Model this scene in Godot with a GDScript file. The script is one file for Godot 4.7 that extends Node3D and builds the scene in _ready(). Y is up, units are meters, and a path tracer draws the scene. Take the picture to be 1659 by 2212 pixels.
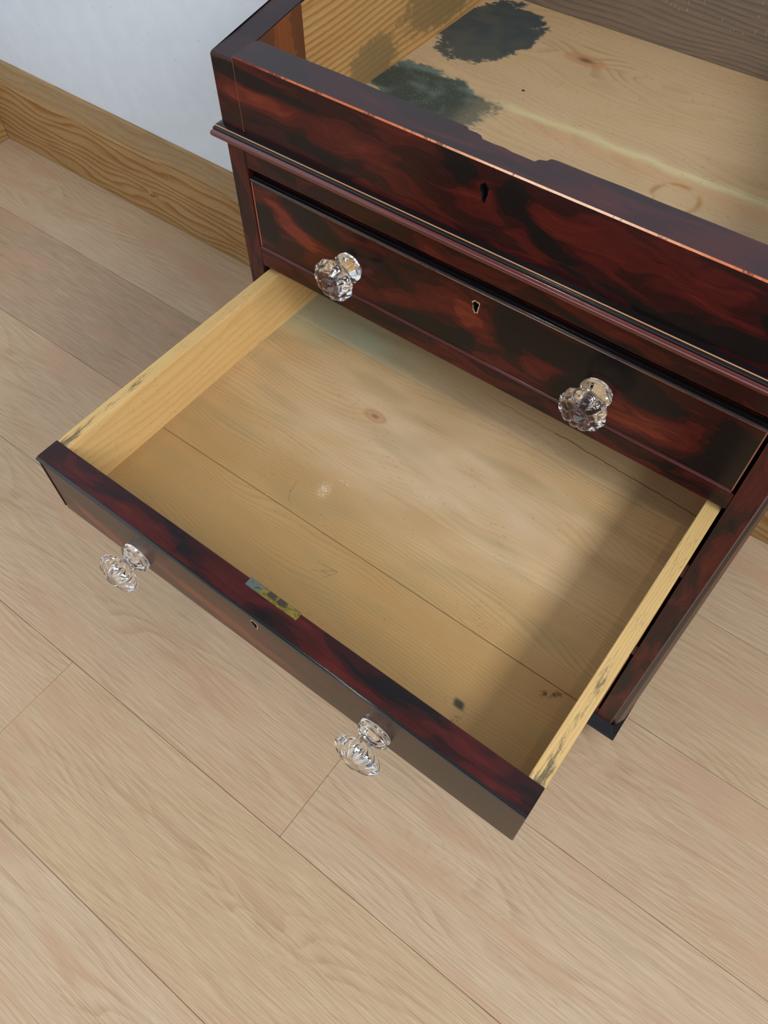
extends Node3D
# Antique rosewood-veneered chest with one drawer pulled out, on a laminate floor by a pale wall.
# Chest units: 1 unit = 0.5 m, origin at the chest's front left corner, y = 0 at the underside of the carcass.
const S := 0.5
const Q := 1.0
const FEET := 0.085          # carcass underside above the floor, in chest units
const H := 1.3243            # top of the open tray
const XR := 1.012            # right side of the carcass
const ZB := -0.79            # back of the carcass
const ZW := -0.8063          # face of the baseboard on the back wall
const XL := -2.3708          # face of the baseboard on the left wall

var org := {}                # node -> its origin in world space
var M := {}                  # materials
var T := {}                  # textures
var N := []                  # noises
var jobs: Array = []

func V(x: float, y: float, z: float) -> Vector3:
	return Vector3(x, y + FEET, z) * S

# ---------------------------------------------------------------- mesh helpers
func new_st() -> SurfaceTool:
	var st := SurfaceTool.new()
	st.begin(Mesh.PRIMITIVE_TRIANGLES)
	return st

func uv_of(p: Vector3, n: Vector3, m: Dictionary) -> Vector2:
	var g: int = m.g
	var a := n.abs()
	var na := 0
	if a.y >= a.x and a.y >= a.z: na = 1
	elif a.z >= a.x: na = 2
	var ua := g
	var va := 3 - g - na
	if na == g:
		ua = (g + 1) % 3
		va = (g + 2) % 3
	if m.has("va") and na != g and na != int(m.va): va = m.va
	var o: Vector3 = m.o
	return Vector2((p[ua] - o[ua]) / m.l.x, (p[va] - o[va]) / m.l.y)

func face(st: SurfaceTool, pts: Array, n: Vector3, m: Dictionary) -> void:
	var c: Vector3 = (pts[1] - pts[0]).cross(pts[2] - pts[0])
	var q := pts.duplicate()
	if c.dot(n) > 0.0: q.reverse()
	for i in range(1, q.size() - 1):
		for p in [q[0], q[i], q[i + 1]]:
			st.set_normal(n)
			st.set_uv(uv_of(p, n, m))
			st.add_vertex(V(p.x, p.y, p.z))

# a board with chamfered edges, lo..hi in chest units
func board(st: SurfaceTool, lo: Vector3, hi: Vector3, b: float, m: Dictionary, skip: Array = []) -> void:
	var e := [lo, hi]
	for ax in 3:
		var u := (ax + 1) % 3
		var w := (ax + 2) % 3
		for s in 2:
			var n := Vector3.ZERO
			n[ax] = 1.0 if s == 1 else -1.0
			if skip.has(n): continue
			var pts := []
			for k in [[0, 0], [1, 0], [1, 1], [0, 1]]:
				var p := Vector3.ZERO
				p[ax] = e[s][ax]
				p[u] = e[k[0]][u] + (b if k[0] == 0 else -b)
				p[w] = e[k[1]][w] + (b if k[1] == 0 else -b)
				pts.append(p)
			face(st, pts, n, m)
	if b <= 0.0: return
	for ax in 3:
		var u := (ax + 1) % 3
		var w := (ax + 2) % 3
		for su in 2:
			for sw in 2:
				var du := 1.0 if su == 1 else -1.0
				var dw := 1.0 if sw == 1 else -1.0
				var n := Vector3.ZERO
				n[u] = du
				n[w] = dw
				var pts := []
				for k in [[0, 0], [1, 0], [1, 1], [0, 1]]:
					var p := Vector3.ZERO
					p[ax] = e[k[0]][ax] + (b if k[0] == 0 else -b)
					p[u] = e[su][u] - (0.0 if k[1] == 0 else du * b)
					p[w] = e[sw][w] - (dw * b if k[1] == 0 else 0.0)
					pts.append(p)
				face(st, pts, n.normalized(), m)
	for i in 8:
		var d := Vector3(1 if i & 1 else -1, 1 if i & 2 else -1, 1 if i & 4 else -1)
		var c := Vector3(e[1 if i & 1 else 0].x, e[1 if i & 2 else 0].y, e[1 if i & 4 else 0].z)
		face(st, [c - Vector3(0, d.y * b, d.z * b), c - Vector3(d.x * b, 0, d.z * b), c - Vector3(d.x * b, d.y * b, 0)], d.normalized(), m)

# polygon in plane z (points x, y) facing +z, or in plane y (points x, z) facing +y
func poly(st: SurfaceTool, pts: PackedVector2Array, at: float, axis: int, sgn: float, m: Dictionary) -> void:
	var idx := Geometry2D.triangulate_polygon(pts)
	var n := Vector3.ZERO
	n[axis] = sgn
	for i in range(0, idx.size(), 3):
		var tri := []
		for k in 3:
			var q := pts[idx[i + k]]
			tri.append(Vector3(q.x, q.y, at) if axis == 2 else Vector3(q.x, at, q.y))
		face(st, tri, n, m)

func prism(st: SurfaceTool, pts: PackedVector2Array, y0: float, y1: float, m: Dictionary) -> void:
	poly(st, pts, y1, 1, 1.0, m)
	poly(st, pts, y0, 1, -1.0, m)
	var cw := Geometry2D.is_polygon_clockwise(pts)
	for i in pts.size():
		var a := pts[i]
		var b := pts[(i + 1) % pts.size()]
		var d := (b - a).normalized()
		var n := Vector3(d.y, 0, -d.x)
		var mid := (a + b) * 0.5 + Vector2(n.x, n.z) * 0.0005
		if Geometry2D.is_point_in_polygon(mid, pts): n = -n
		face(st, [Vector3(a.x, y0, a.y), Vector3(b.x, y0, b.y), Vector3(b.x, y1, b.y), Vector3(a.x, y1, a.y)], n, m)

# half-round strip along x on a front facing +z
func round_bead(called: String, x0: float, x1: float, yc: float, zc: float, ry: float, rz: float, m: Dictionary, mt: Material, parent: Node3D) -> MeshInstance3D:
	var st := new_st()
	var n := 44
	var ends := [[], []]
	for i in n + 1:
		var th := lerpf(PI * 0.5, -PI * 0.5, float(i) / n)
		var a := Vector3(x0, yc + sin(th) * ry, zc + cos(th) * rz)
		ends[0].append(a)
		ends[1].append(Vector3(x1, a.y, a.z))
	for i in n:
		var th := lerpf(PI * 0.5, -PI * 0.5, (i + 0.5) / n)
		face(st, [ends[0][i], ends[1][i], ends[1][i + 1], ends[0][i + 1]], Vector3(0, sin(th) / ry, cos(th) / rz).normalized(), m)
	face(st, ends[0], Vector3(-1, 0, 0), m)
	face(st, ends[1], Vector3(1, 0, 0), m)
	return commit(st, called, mt, parent)

func commit(st: SurfaceTool, called: String, mat: Material, parent: Node3D = null, recenter := true) -> MeshInstance3D:
	var arr := st.commit_to_arrays()
	var vs: PackedVector3Array = arr[Mesh.ARRAY_VERTEX]
	var lo := Vector3(INF, INF, INF)
	var hi := -lo
	for p in vs:
		lo = lo.min(p)
		hi = hi.max(p)
	var base := Vector3((lo.x + hi.x) * 0.5, lo.y, (lo.z + hi.z) * 0.5) if recenter else Vector3.ZERO
	for i in vs.size(): vs[i] -= base
	arr[Mesh.ARRAY_VERTEX] = vs
	var me := ArrayMesh.new()
	me.add_surface_from_arrays(Mesh.PRIMITIVE_TRIANGLES, arr)
	me.surface_set_material(0, mat)
	var o := MeshInstance3D.new()
	o.mesh = me
	attach(o, called, base, parent)
	return o

func attach(o: Node3D, called: String, base: Vector3, parent: Node3D = null) -> void:
	o.name = called
	var up: Vector3 = org[parent] if parent else Vector3.ZERO
	o.position = base - up
	org[o] = base
	(parent if parent else self).add_child(o, true)

func node(called: String, base: Vector3, parent: Node3D = null) -> Node3D:
	var o := Node3D.new()
	attach(o, called, base, parent)
	return o

func tag(o: Node, label := "", category := "", kind := "", group := "") -> void:
	if label: o.set_meta("label", label)
	if category: o.set_meta("category", category)
	if kind: o.set_meta("kind", kind)
	if group: o.set_meta("group", group)

func um(o: Vector3, l: Vector2, g := 0, va := -1) -> Dictionary:
	var d := {"o": o, "l": l, "g": g}
	if va >= 0: d.va = va
	return d

func bar(called: String, lo: Vector3, hi: Vector3, b: float, m: Dictionary, mat: Material, parent: Node3D) -> MeshInstance3D:
	var st := new_st()
	board(st, lo, hi, b, m)
	return commit(st, called, mat, parent)

# ---------------------------------------------------------------- textures
func nz(i: int, x: float, y: float) -> float:
	return N[i].get_noise_2d(x, y)

func ss(a: float, b: float, x: float) -> float:
	return smoothstep(a, b, x)

func c8(r: float, g: float, b: float) -> Color:
	return Color(r / 255.0, g / 255.0, b / 255.0)

func blobs(arr: Array, x: float, y: float) -> float:
	var s := 0.0
	for q in arr:
		var dx: float = x - q[0]
		var dy: float = y - q[1]
		var ca := cos(float(q[4]))
		var sa := sin(float(q[4]))
		var u: float = (dx * ca + dy * sa) / q[2]
		var v: float = (-dx * sa + dy * ca) / q[3]
		var d := u * u + v * v
		if d < 6.0: s += q[5] * exp(-d * d * 0.7)
	return s

# French-polished rosewood veneer; x, y in mm, off picks another part of the log
func rosewood(x: float, y: float, off: float, arr: Array, gain := 1.0) -> Color:
	var wx := x + 22.0 * nz(1, x * 0.012 + off, y * 0.03)
	var wy := y + 9.0 * nz(1, x * 0.014 + off + 70.0, y * 0.035 + 31.0)
	var t := gain * nz(1, wx * 0.010 + off, wy * 0.040 + off) + blobs(arr, x + 0.4 * (wx - x), y + 0.4 * (wy - y))
	var fig := nz(2, wx * 0.012 + off, wy * 0.16)
	var fib := nz(2, x * 0.05 + off, y * 1.3 + wy * 0.3)
	var k := clampf(0.52 + t * 0.62 + fig * 0.11 + 0.035 * sin(t * 26.0 + fig * 3.0) + fib * 0.03, 0.0, 1.0)
	var c: Color
	if k < 0.28: c = c8(22, 17, 19)
	elif k < 0.44: c = c8(22, 17, 19).lerp(c8(52, 18, 19), ss(0.28, 0.44, k))
	elif k < 0.66: c = c8(52, 18, 19).lerp(c8(86, 26, 22), ss(0.44, 0.66, k))
	else: c = c8(84, 26, 22).lerp(c8(128, 50, 34), ss(0.66, 1.0, k))
	var f := 0.88 + 0.14 * fib + 0.09 * fig
	# tiny nicks in the polish
	var nick := nz(3, x * 0.55 + off, y * 0.8)
	if nick > 0.78: c = c.lerp(c8(150, 110, 90), 0.5)
	return Color(c.r * f, c.g * f, c.b * f)

# straight to flat sawn pine; a along, b across, in mm
func pine(a: float, b: float, off: float, gap: float, amp: float, c0: Color, c1: Color, lines: float) -> Color:
	var ring := (b + amp * nz(1, a * 0.0035 + off, b * 0.012 + off) + amp * 0.06 * nz(0, a * 0.007, b * 0.05 + off)) / gap
	var f := ring - floorf(ring)
	var late := ss(0.35, 0.9, f) * (1.0 - ss(0.93, 1.0, f))
	var fib := nz(2, a * 0.03 + off, b * 1.1)
	var patch := nz(1, a * 0.006 + off * 2.0, b * 0.02 + 40.0)
	var fine := nz(3, a * 0.012 + off, b * 1.7)
	var k := clampf(late * lines + 0.12 * fib + 0.22 * fine + 0.18 * patch + 0.1, 0.0, 1.0)
	return c0.lerp(c1, k)

func shade(c: Color, f: float) -> Color:
	return Color(c.r * f, c.g * f, c.b * f)

const UF := [[38.0, 46.0, 60.0, 5.5, -0.06, -0.60], [55.0, 33.0, 45.0, 9.0, 0.05, 0.40], [120.0, 30.0, 28.0, 12.0, 0.1, 0.22], [20.0, 34.0, 22.0, 8.0, 0.0, 0.24],
	[60.0, 8.0, 90.0, 9.0, 0.03, -0.27], [222.0, 50.0, 16.0, 9.0, -0.6, -0.48], [268.0, 38.0, 11.0, 16.0, 0.35, -0.50], [300.0, 22.0, 30.0, 6.0, -0.5, -0.40],
	[345.0, 13.0, 40.0, 5.0, -0.2, -0.36], [240.0, 34.0, 15.0, 14.0, 0.0, 0.24], [330.0, 36.0, 40.0, 12.0, 0.0, 0.21], [425.0, 10.0, 50.0, 10.0, 0.1, -0.44],
	[395.0, 35.0, 30.0, 14.0, 0.2, 0.20], [478.0, 35.0, 13.0, 18.0, 0.2, 0.24], [455.0, 30.0, 10.0, 25.0, 0.4, -0.24], [180.0, 20.0, 60.0, 5.0, -0.2, 0.16]]
const D1 := [[9.0, 34.0, 15.0, 15.0, 0.5, -0.95], [62.0, 60.0, 26.0, 10.0, -0.45, -0.85], [40.0, 42.0, 30.0, 8.0, -0.55, 0.62], [16.0, 60.0, 16.0, 9.0, 0.0, 0.3], [62.0, 35.0, 22.0, 9.0, -0.2, 0.42],
	[120.0, 46.0, 45.0, 12.0, -0.1, -0.2], [172.0, 30.0, 32.0, 9.0, 0.35, 0.42], [110.0, 16.0, 30.0, 8.0, -0.1, 0.22], [165.0, 56.0, 26.0, 8.0, 0.1, -0.35],
	[190.0, 8.0, 42.0, 11.0, 0.18, -0.95], [222.0, 20.0, 16.0, 10.0, 0.9, -0.6], [238.0, 52.0, 26.0, 14.0, 0.2, 0.1], [225.0, 36.0, 12.0, 20.0, 0.75, 0.55], [262.0, 38.0, 10.0, 26.0, 0.3, -0.35],
	[285.0, 52.0, 34.0, 13.0, -0.1, -0.8], [292.0, 26.0, 20.0, 10.0, 0.2, 0.32], [255.0, 8.0, 18.0, 8.0, 0.0, 0.2], [320.0, 20.0, 15.0, 22.0, -0.5, -0.5], [360.0, 54.0, 40.0, 12.0, -0.15, -0.9], [385.0, 27.0, 42.0, 13.0, 0.25, 0.45],
	[355.0, 10.0, 20.0, 9.0, 0.2, 0.15], [345.0, 38.0, 14.0, 8.0, -0.4, 0.42], [448.0, 28.0, 22.0, 34.0, 0.1, -0.75], [415.0, 6.0, 30.0, 9.0, 0.0, -0.4]]
const D2 := [[22.0, 40.0, 14.0, 22.0, 0.0, -0.5], [48.0, 18.0, 40.0, 8.0, -0.5, 1.1], [75.0, 42.0, 40.0, 10.0, 0.0, -0.5], [120.0, 34.0, 30.0, 12.0, 0.0, 0.05], [190.0, 20.0, 70.0, 9.0, -0.12, 0.95],
	[240.0, 38.0, 40.0, 8.0, 0.0, 0.25], [180.0, 58.0, 90.0, 8.0, 0.0, -0.4], [330.0, 30.0, 60.0, 30.0, 0.0, -0.2], [420.0, 30.0, 40.0, 40.0, 0.0, -0.45]]

func t_upper(x: float, y: float) -> Color: return rosewood(x, y, 3.0, UF, 0.35)
func t_drawer_a(x: float, y: float) -> Color: return rosewood(x, y, 11.0, D1, 0.28)
func t_drawer_b(x: float, y: float) -> Color: return rosewood(x, y, 23.0, D2, 0.3)
func t_rose(x: float, y: float) -> Color: return rosewood(x, y, 37.0, [], 0.55)
func t_rim(x: float, y: float) -> Color:
	var c := rosewood(x, y * 1.4, 51.0, [[120.0, 20.0, 140.0, 60.0, 0.0, -0.25]], 0.5)
	return c.lerp(c8(56, 36, 40), 0.55)

# bottom of the pulled-out drawer: x 0..433 mm, y = depth from the rail end (0) to the front (330)
func t_bottom(x: float, y: float) -> Color:
	var z := y - 75.0                 # mm in front of the chest's face
	var off := 5.0
	if z < -15.0: off = 9.0
	elif z < 102.0: off = 5.0
	elif z < 167.0: off = 14.0
	else: off = 21.0
	var kx := x - 148.0
	var ky := z - 41.0
	var kd := sqrt(kx * kx * 0.25 + ky * ky)
	var yy := y + 7.0 * exp(-kd * kd / 90.0) * signf(ky + 0.01)
	var fine := 2.6 if z > 102.0 else 4.2
	var c := pine(x, yy, off, fine, 16.0, c8(196, 164, 118), c8(162, 122, 76), 0.42 if z > 102.0 else 0.26)
	# bleached, pinkish middle
	var pale := exp(-pow((x - 230.0) / 170.0, 2.0) - pow((z - 60.0) / 75.0, 2.0)) * (0.75 + 0.5 * nz(1, x * 0.01, z * 0.03))
	c = c.lerp(c8(208, 182, 150), clampf(pale, 0.0, 0.8))
	# ochre, greasy front
	var och := ss(60.0, 190.0, z + 25.0 * nz(1, x * 0.008, z * 0.02 + 9.0) - x * 0.05) * 0.55
	c = c.lerp(c8(152, 116, 66), och)
	# green stain at the back left corner
	var gs := exp(-pow((x - 20.0) / 120.0, 2.0)) * (1.0 - ss(-15.5, -14.5, z)) + 0.55 * exp(-pow((x - 5.0) / 60.0, 2.0) - pow((z + 10.0) / 18.0, 2.0))
	c = c.lerp(c8(158, 170, 142), clampf(gs * (0.95 + 0.3 * nz(1, x * 0.02, z * 0.1)), 0.0, 0.85))
	var teal := exp(-pow((x - 85.0) / 26.0, 2.0) - pow((z + 32.0 - (x - 85.0) * 0.12) / 8.0, 2.0))
	c = c.lerp(c8(152, 188, 168), clampf(teal * (0.7 + 0.5 * nz(2, x * 0.05, z * 0.2)), 0.0, 0.7))
	if z < -15.0: c = c.lerp(c8(190, 168, 140), 0.4)
	# dark greyish bloom in the right half
	var gr := nz(1, x * 0.007 + 90.0, z * 0.03)
	c = c.lerp(c8(140, 128, 92), clampf(ss(0.0, 0.7, gr) * 0.22, 0.0, 0.25))
	# knot
	c = c.lerp(c8(150, 96, 60), clampf(exp(-kd * kd / 7.0) * 0.85 + exp(-pow(kd - 5.0, 2.0) / 2.0) * 0.3, 0.0, 0.9))
	# crack along the last board
	if z < -20.0 and x > 200.0:
		var cz := -39.5 + (x - 315.0) * 0.05 + 1.2 * nz(0, x * 0.06, 2.0) if x > 300.0 else -40.0 + (x - 300.0) * 0.02 + 1.2 * nz(0, x * 0.06, 2.0)
		var cd := absf(z - cz)
		c = c.lerp(c8(66, 46, 30) if x > 290.0 else c8(150, 112, 70), (1.0 - ss(0.15, 0.6, cd)) * 0.8 * ss(200.0, 240.0, x))
	# chalk
	var ch := exp(-pow((x - 163.0 - (z - 132.0) * 0.1) / 5.0, 2.0) - pow((z - 133.0) / 7.0, 2.0)) * ss(-0.3, 0.4, nz(4, x * 0.5, z * 0.3) + 0.1) * (0.6 + 0.4 * nz(2, x * 1.5, z * 1.5))
	ch += 0.5 * exp(-pow((x - 172.0) / 9.0, 2.0) - pow((z - 116.0) / 2.5, 2.0)) * ss(0.0, 0.5, nz(4, x * 0.4, z * 0.4))
	c = c.lerp(c8(240, 232, 218), clampf(ch, 0.0, 0.85))
	# pencil scribble
	for s in [[205.0, 200.0, 222.0, 188.0], [209.0, 190.0, 223.0, 189.0], [223.0, 189.0, 216.0, 201.0], [212.0, 196.0, 220.0, 194.0], [138.0, 140.0, 141.0, 152.0], [139.0, 150.0, 146.0, 160.0]]:
		var a := Vector2(s[0], s[1])
		var b := Vector2(s[2], s[3])
		var d := Geometry2D.get_closest_point_to_segment(Vector2(x, z), a, b).distance_to(Vector2(x, z))
		c = c.lerp(c8(96, 84, 60), (0.36 + 0.3 * nz(0, x * 0.3, z * 0.3)) * (1.0 - ss(0.1, 0.55, d)))
	# dark scab and its drip
	var sb := exp(-pow((x - 363.0 - 0.3 * (z - 221.0)) / 4.2, 4.0) - pow((z - 221.0) / 3.0, 4.0)) + 0.5 * exp(-pow((x - 368.0) / 3.0, 2.0) - pow((z - 236.0) / 8.0, 2.0)) * ss(-0.2, 0.3, nz(3, x * 0.3, z * 0.3))
	c = c.lerp(c8(58, 56, 50), clampf(sb, 0.0, 0.9))
	var br := exp(-pow((x - 413.0) / 7.0, 2.0) - pow((z - 174.0 + (x - 413.0) * 0.6) / 2.5, 2.0))
	c = c.lerp(c8(66, 50, 26), clampf(br * ss(-0.35, 0.25, nz(4, x * 0.15, z * 0.3)) , 0.0, 0.8))
	# dark flecks along the grain
	var fl := nz(3, x * 0.10 + 7.0, z * 1.1) + 0.25 * nz(1, x * 0.01, z * 0.02)
	if fl > 0.72: c = c.lerp(c8(112, 80, 46), clampf((fl - 0.72) * 4.0, 0.0, 0.6))
	return c

# bottom of the open tray: x 0..500 mm, y 0..380 mm from the back towards the front
func t_tray(x: float, y: float) -> Color:
	var z := y - 380.0
	var kx := x - 164.0
	var ky := z + 314.0
	var kd := sqrt(kx * kx * 0.2 + ky * ky)
	var yy := y + 16.0 * exp(-kd * kd / 300.0) * signf(ky + 0.01)
	var c := pine(x, yy, 31.0 if z < -208.0 else 44.0, 7.0, 30.0, c8(180, 152, 112), c8(148, 116, 80), 0.22 if kd > 24.0 else 0.55)
	c = c.lerp(c8(180, 154, 124), clampf(0.5 + 0.6 * nz(1, x * 0.008, z * 0.012), 0.0, 0.7) * 0.6)
	var ke := kd
	c = c.lerp(c8(104, 66, 44), clampf(exp(-ke * ke / 16.0) * 0.9, 0.0, 0.9))
	c = c.lerp(c8(170, 112, 72), clampf(exp(-pow(ke - 7.5, 2.0) / 6.0) * 0.5, 0.0, 0.9))
	# pale greenish band along the joint
	var pb := exp(-pow((z + 205.0 + 3.0 * nz(1, x * 0.02, 4.0)) / 6.0, 2.0)) * ss(120.0, 160.0, x)
	c = c.lerp(c8(196, 188, 142), pb * 0.6)
	c = c.lerp(c8(178, 132, 92), 0.35 * exp(-pow((z + 190.0) / 9.0, 2.0)) * ss(140.0, 190.0, x))
	# ink stains
	var w := 14.0 * nz(4, x * 0.03, z * 0.03) + 5.0 * nz(3, x * 0.12, z * 0.25)
	var d1 := sqrt(pow((x - 60.0) / 49.0, 2.0) + pow((z + 307.0) / 62.0, 2.0)) * 50.0 + w
	var d2 := sqrt(pow((x - 76.0) / 70.0, 2.0) + pow((z + 182.0 + (x - 76.0) * -0.1) / 34.0, 2.0)) * 50.0 + w
	var i1 := 1.0 - ss(46.0, 52.0, d1)
	var i2 := 1.0 - ss(45.0, 55.0, d2)
	var tone := nz(1, x * 0.03 + 5.0, z * 0.04)
	c = c.lerp(c8(50, 60, 64).lerp(c8(78, 76, 66), clampf(0.4 - tone + 0.9 * ss(-300.0, -260.0, z), 0.0, 1.0) * 0.6), i1 * 0.95)
	c = c.lerp(c8(50, 58, 52).lerp(c8(96, 114, 108), clampf(tone + ss(-190.0, -205.0, z) * 0.6, 0.0, 1.0) * 0.7), i2 * (0.95 if x < 105.0 else 0.95 - 0.35 * ss(105.0, 130.0, x)))
	var ch := nz(3, x * 0.25, z * 0.5)
	if i2 > 0.5 and ch > 0.5: c = c.lerp(c8(150, 158, 140), 0.4)
	# ring left by a jar
	var rr := Vector2(x - 325.0, (z + 170.0) * 1.0).length()
	var ring := exp(-pow((rr - 19.0) / 2.4, 2.0)) * ss(-0.45, 0.2, nz(1, x * 0.05, z * 0.05)) * 0.6
	c = c.lerp(c8(138, 98, 48), ring)
	var fl := nz(3, x * 0.14 + 17.0, z * 0.5 + 5.0)
	if fl > 0.62: c = c.lerp(c8(104, 76, 48), clampf((fl - 0.62) * 4.0, 0.0, 0.6))
	if Vector2(x - 144.0, z + 235.0).length() < 1.4: c = c8(20, 16, 14)
	return c

# pine lining on the left of the tray: x = depth 0..380 mm from the back, y = height 0..92 mm
func t_lining(x: float, y: float) -> Color:
	var c := pine(x, y + x * 0.03, 61.0, 6.0, 4.0, c8(172, 136, 84), c8(134, 88, 44), 0.6)
	var z := x - 380.0
	var w := 9.0 * nz(4, x * 0.06, y * 0.08) + 4.0 * nz(3, x * 0.2, y * 0.3)
	var a := 1.0 - ss(0.9, 1.15, sqrt(pow((z + 168.0) / 34.0, 2.0) + pow((y - 14.0) / 22.0, 2.0)) + w * 0.03)
	var b := 1.0 - ss(0.9, 1.2, sqrt(pow((z + 290.0) / 70.0, 2.0) + pow((y - 34.0) / 26.0, 2.0)) + w * 0.035)
	return c.lerp(c8(112, 94, 62), clampf(a + b, 0.0, 1.0) * 0.75)

# dark, worn back board of the tray
func t_backboard(x: float, y: float) -> Color:
	var c := pine(x, y, 71.0, 5.0, 10.0, c8(128, 114, 100), c8(92, 78, 68), 0.45)
	var s := nz(2, x * 0.012 + 8.0, y * 0.35)
	c = c.lerp(c8(150, 122, 96), clampf(ss(0.2, 0.6, s) * 0.6, 0.0, 0.6))
	var d := nz(3, x * 0.25, y * 0.06)
	if d > 0.62 and y > 30.0: c = c.lerp(c8(200, 205, 205), 0.5)
	return c

func t_side(x: float, y: float) -> Color:
	var c := pine(x, y, 81.0, 11.0, 14.0, c8(216, 178, 118), c8(198, 156, 96), 0.45)
	var f := nz(3, x * 0.12, y * 0.6)
	if f > 0.6: c = c.lerp(c8(150, 100, 48), clampf((f - 0.6) * 4.0, 0.0, 0.6))
	return c

# worn top edges of the drawer sides: x along 0..350, y across
func t_edge(x: float, y: float) -> Color:
	var c := pine(x, y, 91.0, 2.2, 4.0, c8(208, 174, 116), c8(182, 144, 88), 0.4)
	var mid := exp(-pow((y - 6.5 + 2.0 * nz(1, x * 0.02, 3.0)) / 3.2, 2.0))
	var d := nz(2, x * 0.07, y * 0.6) * 0.45 + nz(3, x * 0.5, y * 1.6) * 0.2 + nz(1, x * 0.02 + 5.0, 2.0) * 0.45 + (0.02 + 0.62 * ss(150.0, 290.0, x)) * mid
	return c.lerp(c8(74, 66, 54), clampf(ss(0.25, 0.85, d) * 0.75, 0.0, 0.75))

# laminate floor plank: x 0..1200, y 0..190.5
func plank_tex(x: float, y: float, off: float, feats: Array, tint: Color) -> Color:
	var warp := 0.0
	var dark := 0.0
	for q in feats:
		var dx: float = (x - q[0]) / q[2]
		var dy: float = (y - q[1]) / q[3]
		var d := dx * dx + dy * dy
		if d < 8.0:
			warp += q[4] * exp(-d) * signf(dy + 0.01)
			dark += q[5] * exp(-d * 2.0)
	var bend := 38.0 * nz(1, x * 0.0016 + off, y * 0.006 + off)
	var ring := (y + bend + warp + 1.6 * nz(0, x * 0.008, y * 0.05 + off)) / 8.5
	var f := ring - floorf(ring)
	var fade := clampf(0.5 + 0.9 * nz(1, x * 0.004 + off * 3.0, y * 0.012), 0.0, 1.0)
	var late := ss(0.25, 0.9, f) * (1.0 - ss(0.92, 1.0, f)) * fade
	var f2 := ring * 2.7 - floorf(ring * 2.7)
	late += 0.55 * ss(0.72, 0.92, f2) * (1.0 - ss(0.93, 1.0, f2)) * clampf(1.0 - fade, 0.0, 1.0)
	var st := nz(2, x * 0.006 + off, y * 0.45)
	var st2 := nz(3, x * 0.010 + off, y * 1.5)
	var c := tint.lerp(c8(172, 138, 106), clampf(late * 0.46 + 0.34 * st + dark, 0.0, 1.0))
	c = c.lerp(c8(226, 204, 172), clampf(ss(0.1, 0.42, st2) * 0.42, 0.0, 0.6))
	c = c.lerp(c8(162, 126, 100), clampf(ss(0.1, 0.42, -st2) * 0.32, 0.0, 0.5))
	c = c.lerp(c8(196, 156, 126), clampf(ss(0.1, 0.6, nz(1, x * 0.003 + 60.0 + off, y * 0.014)) * 0.45, 0.0, 0.5))
	if dark > 0.55: c = c.lerp(c8(120, 84, 62), (dark - 0.55) * 1.4)
	return c

const P0 := [[546.0, 72.0, 60.0, 16.0, 26.0, 0.42], [900.0, 85.0, 170.0, 26.0, 30.0, 0.1]]
const P1 := [[95.0, 56.0, 30.0, 9.0, 8.0, 0.35], [265.0, 75.0, 80.0, 8.0, 14.0, 0.4], [425.0, 80.0, 70.0, 16.0, 26.0, 0.28], [101.0, 178.0, 14.0, 8.0, 5.0, 0.45], [500.0, 108.0, 60.0, 12.0, 14.0, 0.15]]
const P2 := [[500.0, 30.0, 14.0, 7.0, 6.0, 0.7], [300.0, 82.0, 90.0, 22.0, 30.0, 0.12], [420.0, 95.0, 12.0, 7.0, 8.0, 0.75], [800.0, 60.0, 150.0, 30.0, 28.0, 0.1]]
const P3 := [[300.0, 120.0, 200.0, 24.0, 24.0, 0.12], [850.0, 70.0, 90.0, 14.0, 16.0, 0.2]]
func t_plank_a(x: float, y: float) -> Color: return plank_tex(x, y, 7.0, P0, c8(198, 170, 138))
func t_plank_b(x: float, y: float) -> Color: return plank_tex(x, y, 19.0, P1, c8(198, 171, 136))
func t_plank_c(x: float, y: float) -> Color: return plank_tex(x, y, 33.0, P2, c8(178, 150, 122))
func t_plank_d(x: float, y: float) -> Color: return plank_tex(x, y, 47.0, P3, c8(201, 176, 146))

# baseboard: x 0..1200, y 0..185
func t_skirt(x: float, y: float) -> Color:
	var kx := (x - 470.0) / 26.0
	var ky := (y - 52.0) / 8.0
	var kd := kx * kx + ky * ky
	var c := pine(x, y + 12.0 * exp(-kd) * signf(ky + 0.01), 101.0, 15.0, 17.0, c8(184, 150, 100), c8(146, 96, 50), 0.62)
	if kd < 0.06: c = c.lerp(c8(84, 50, 28), 0.7)
	if y > 141.0: c = c.lerp(c8(160, 136, 102), ss(141.0, 147.0, y) * (0.7 + 0.3 * nz(1, x * 0.02, y * 0.1)))
	var d := nz(3, x * 0.12 + 3.0, y * 0.2)
	if d > 0.66: c = c.lerp(c8(225, 215, 200), clampf((d - 0.66) * 6.0, 0.0, 0.7))
	if y < 4.0: c = c.lerp(c8(150, 128, 96), 0.6)
	return c

func t_wall(x: float, y: float) -> Color:
	var c := c8(230, 238, 246)
	var f := 1.0 + 0.012 * nz(1, x * 0.02, y * 0.02)
	var d := nz(3, x * 0.06, y * 0.06)
	if d > 0.72: c = c.lerp(c8(190, 198, 204), 0.35)
	elif d < -0.76: c = c.lerp(c8(244, 246, 246), 0.6)
	return shade(c, f)

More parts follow.
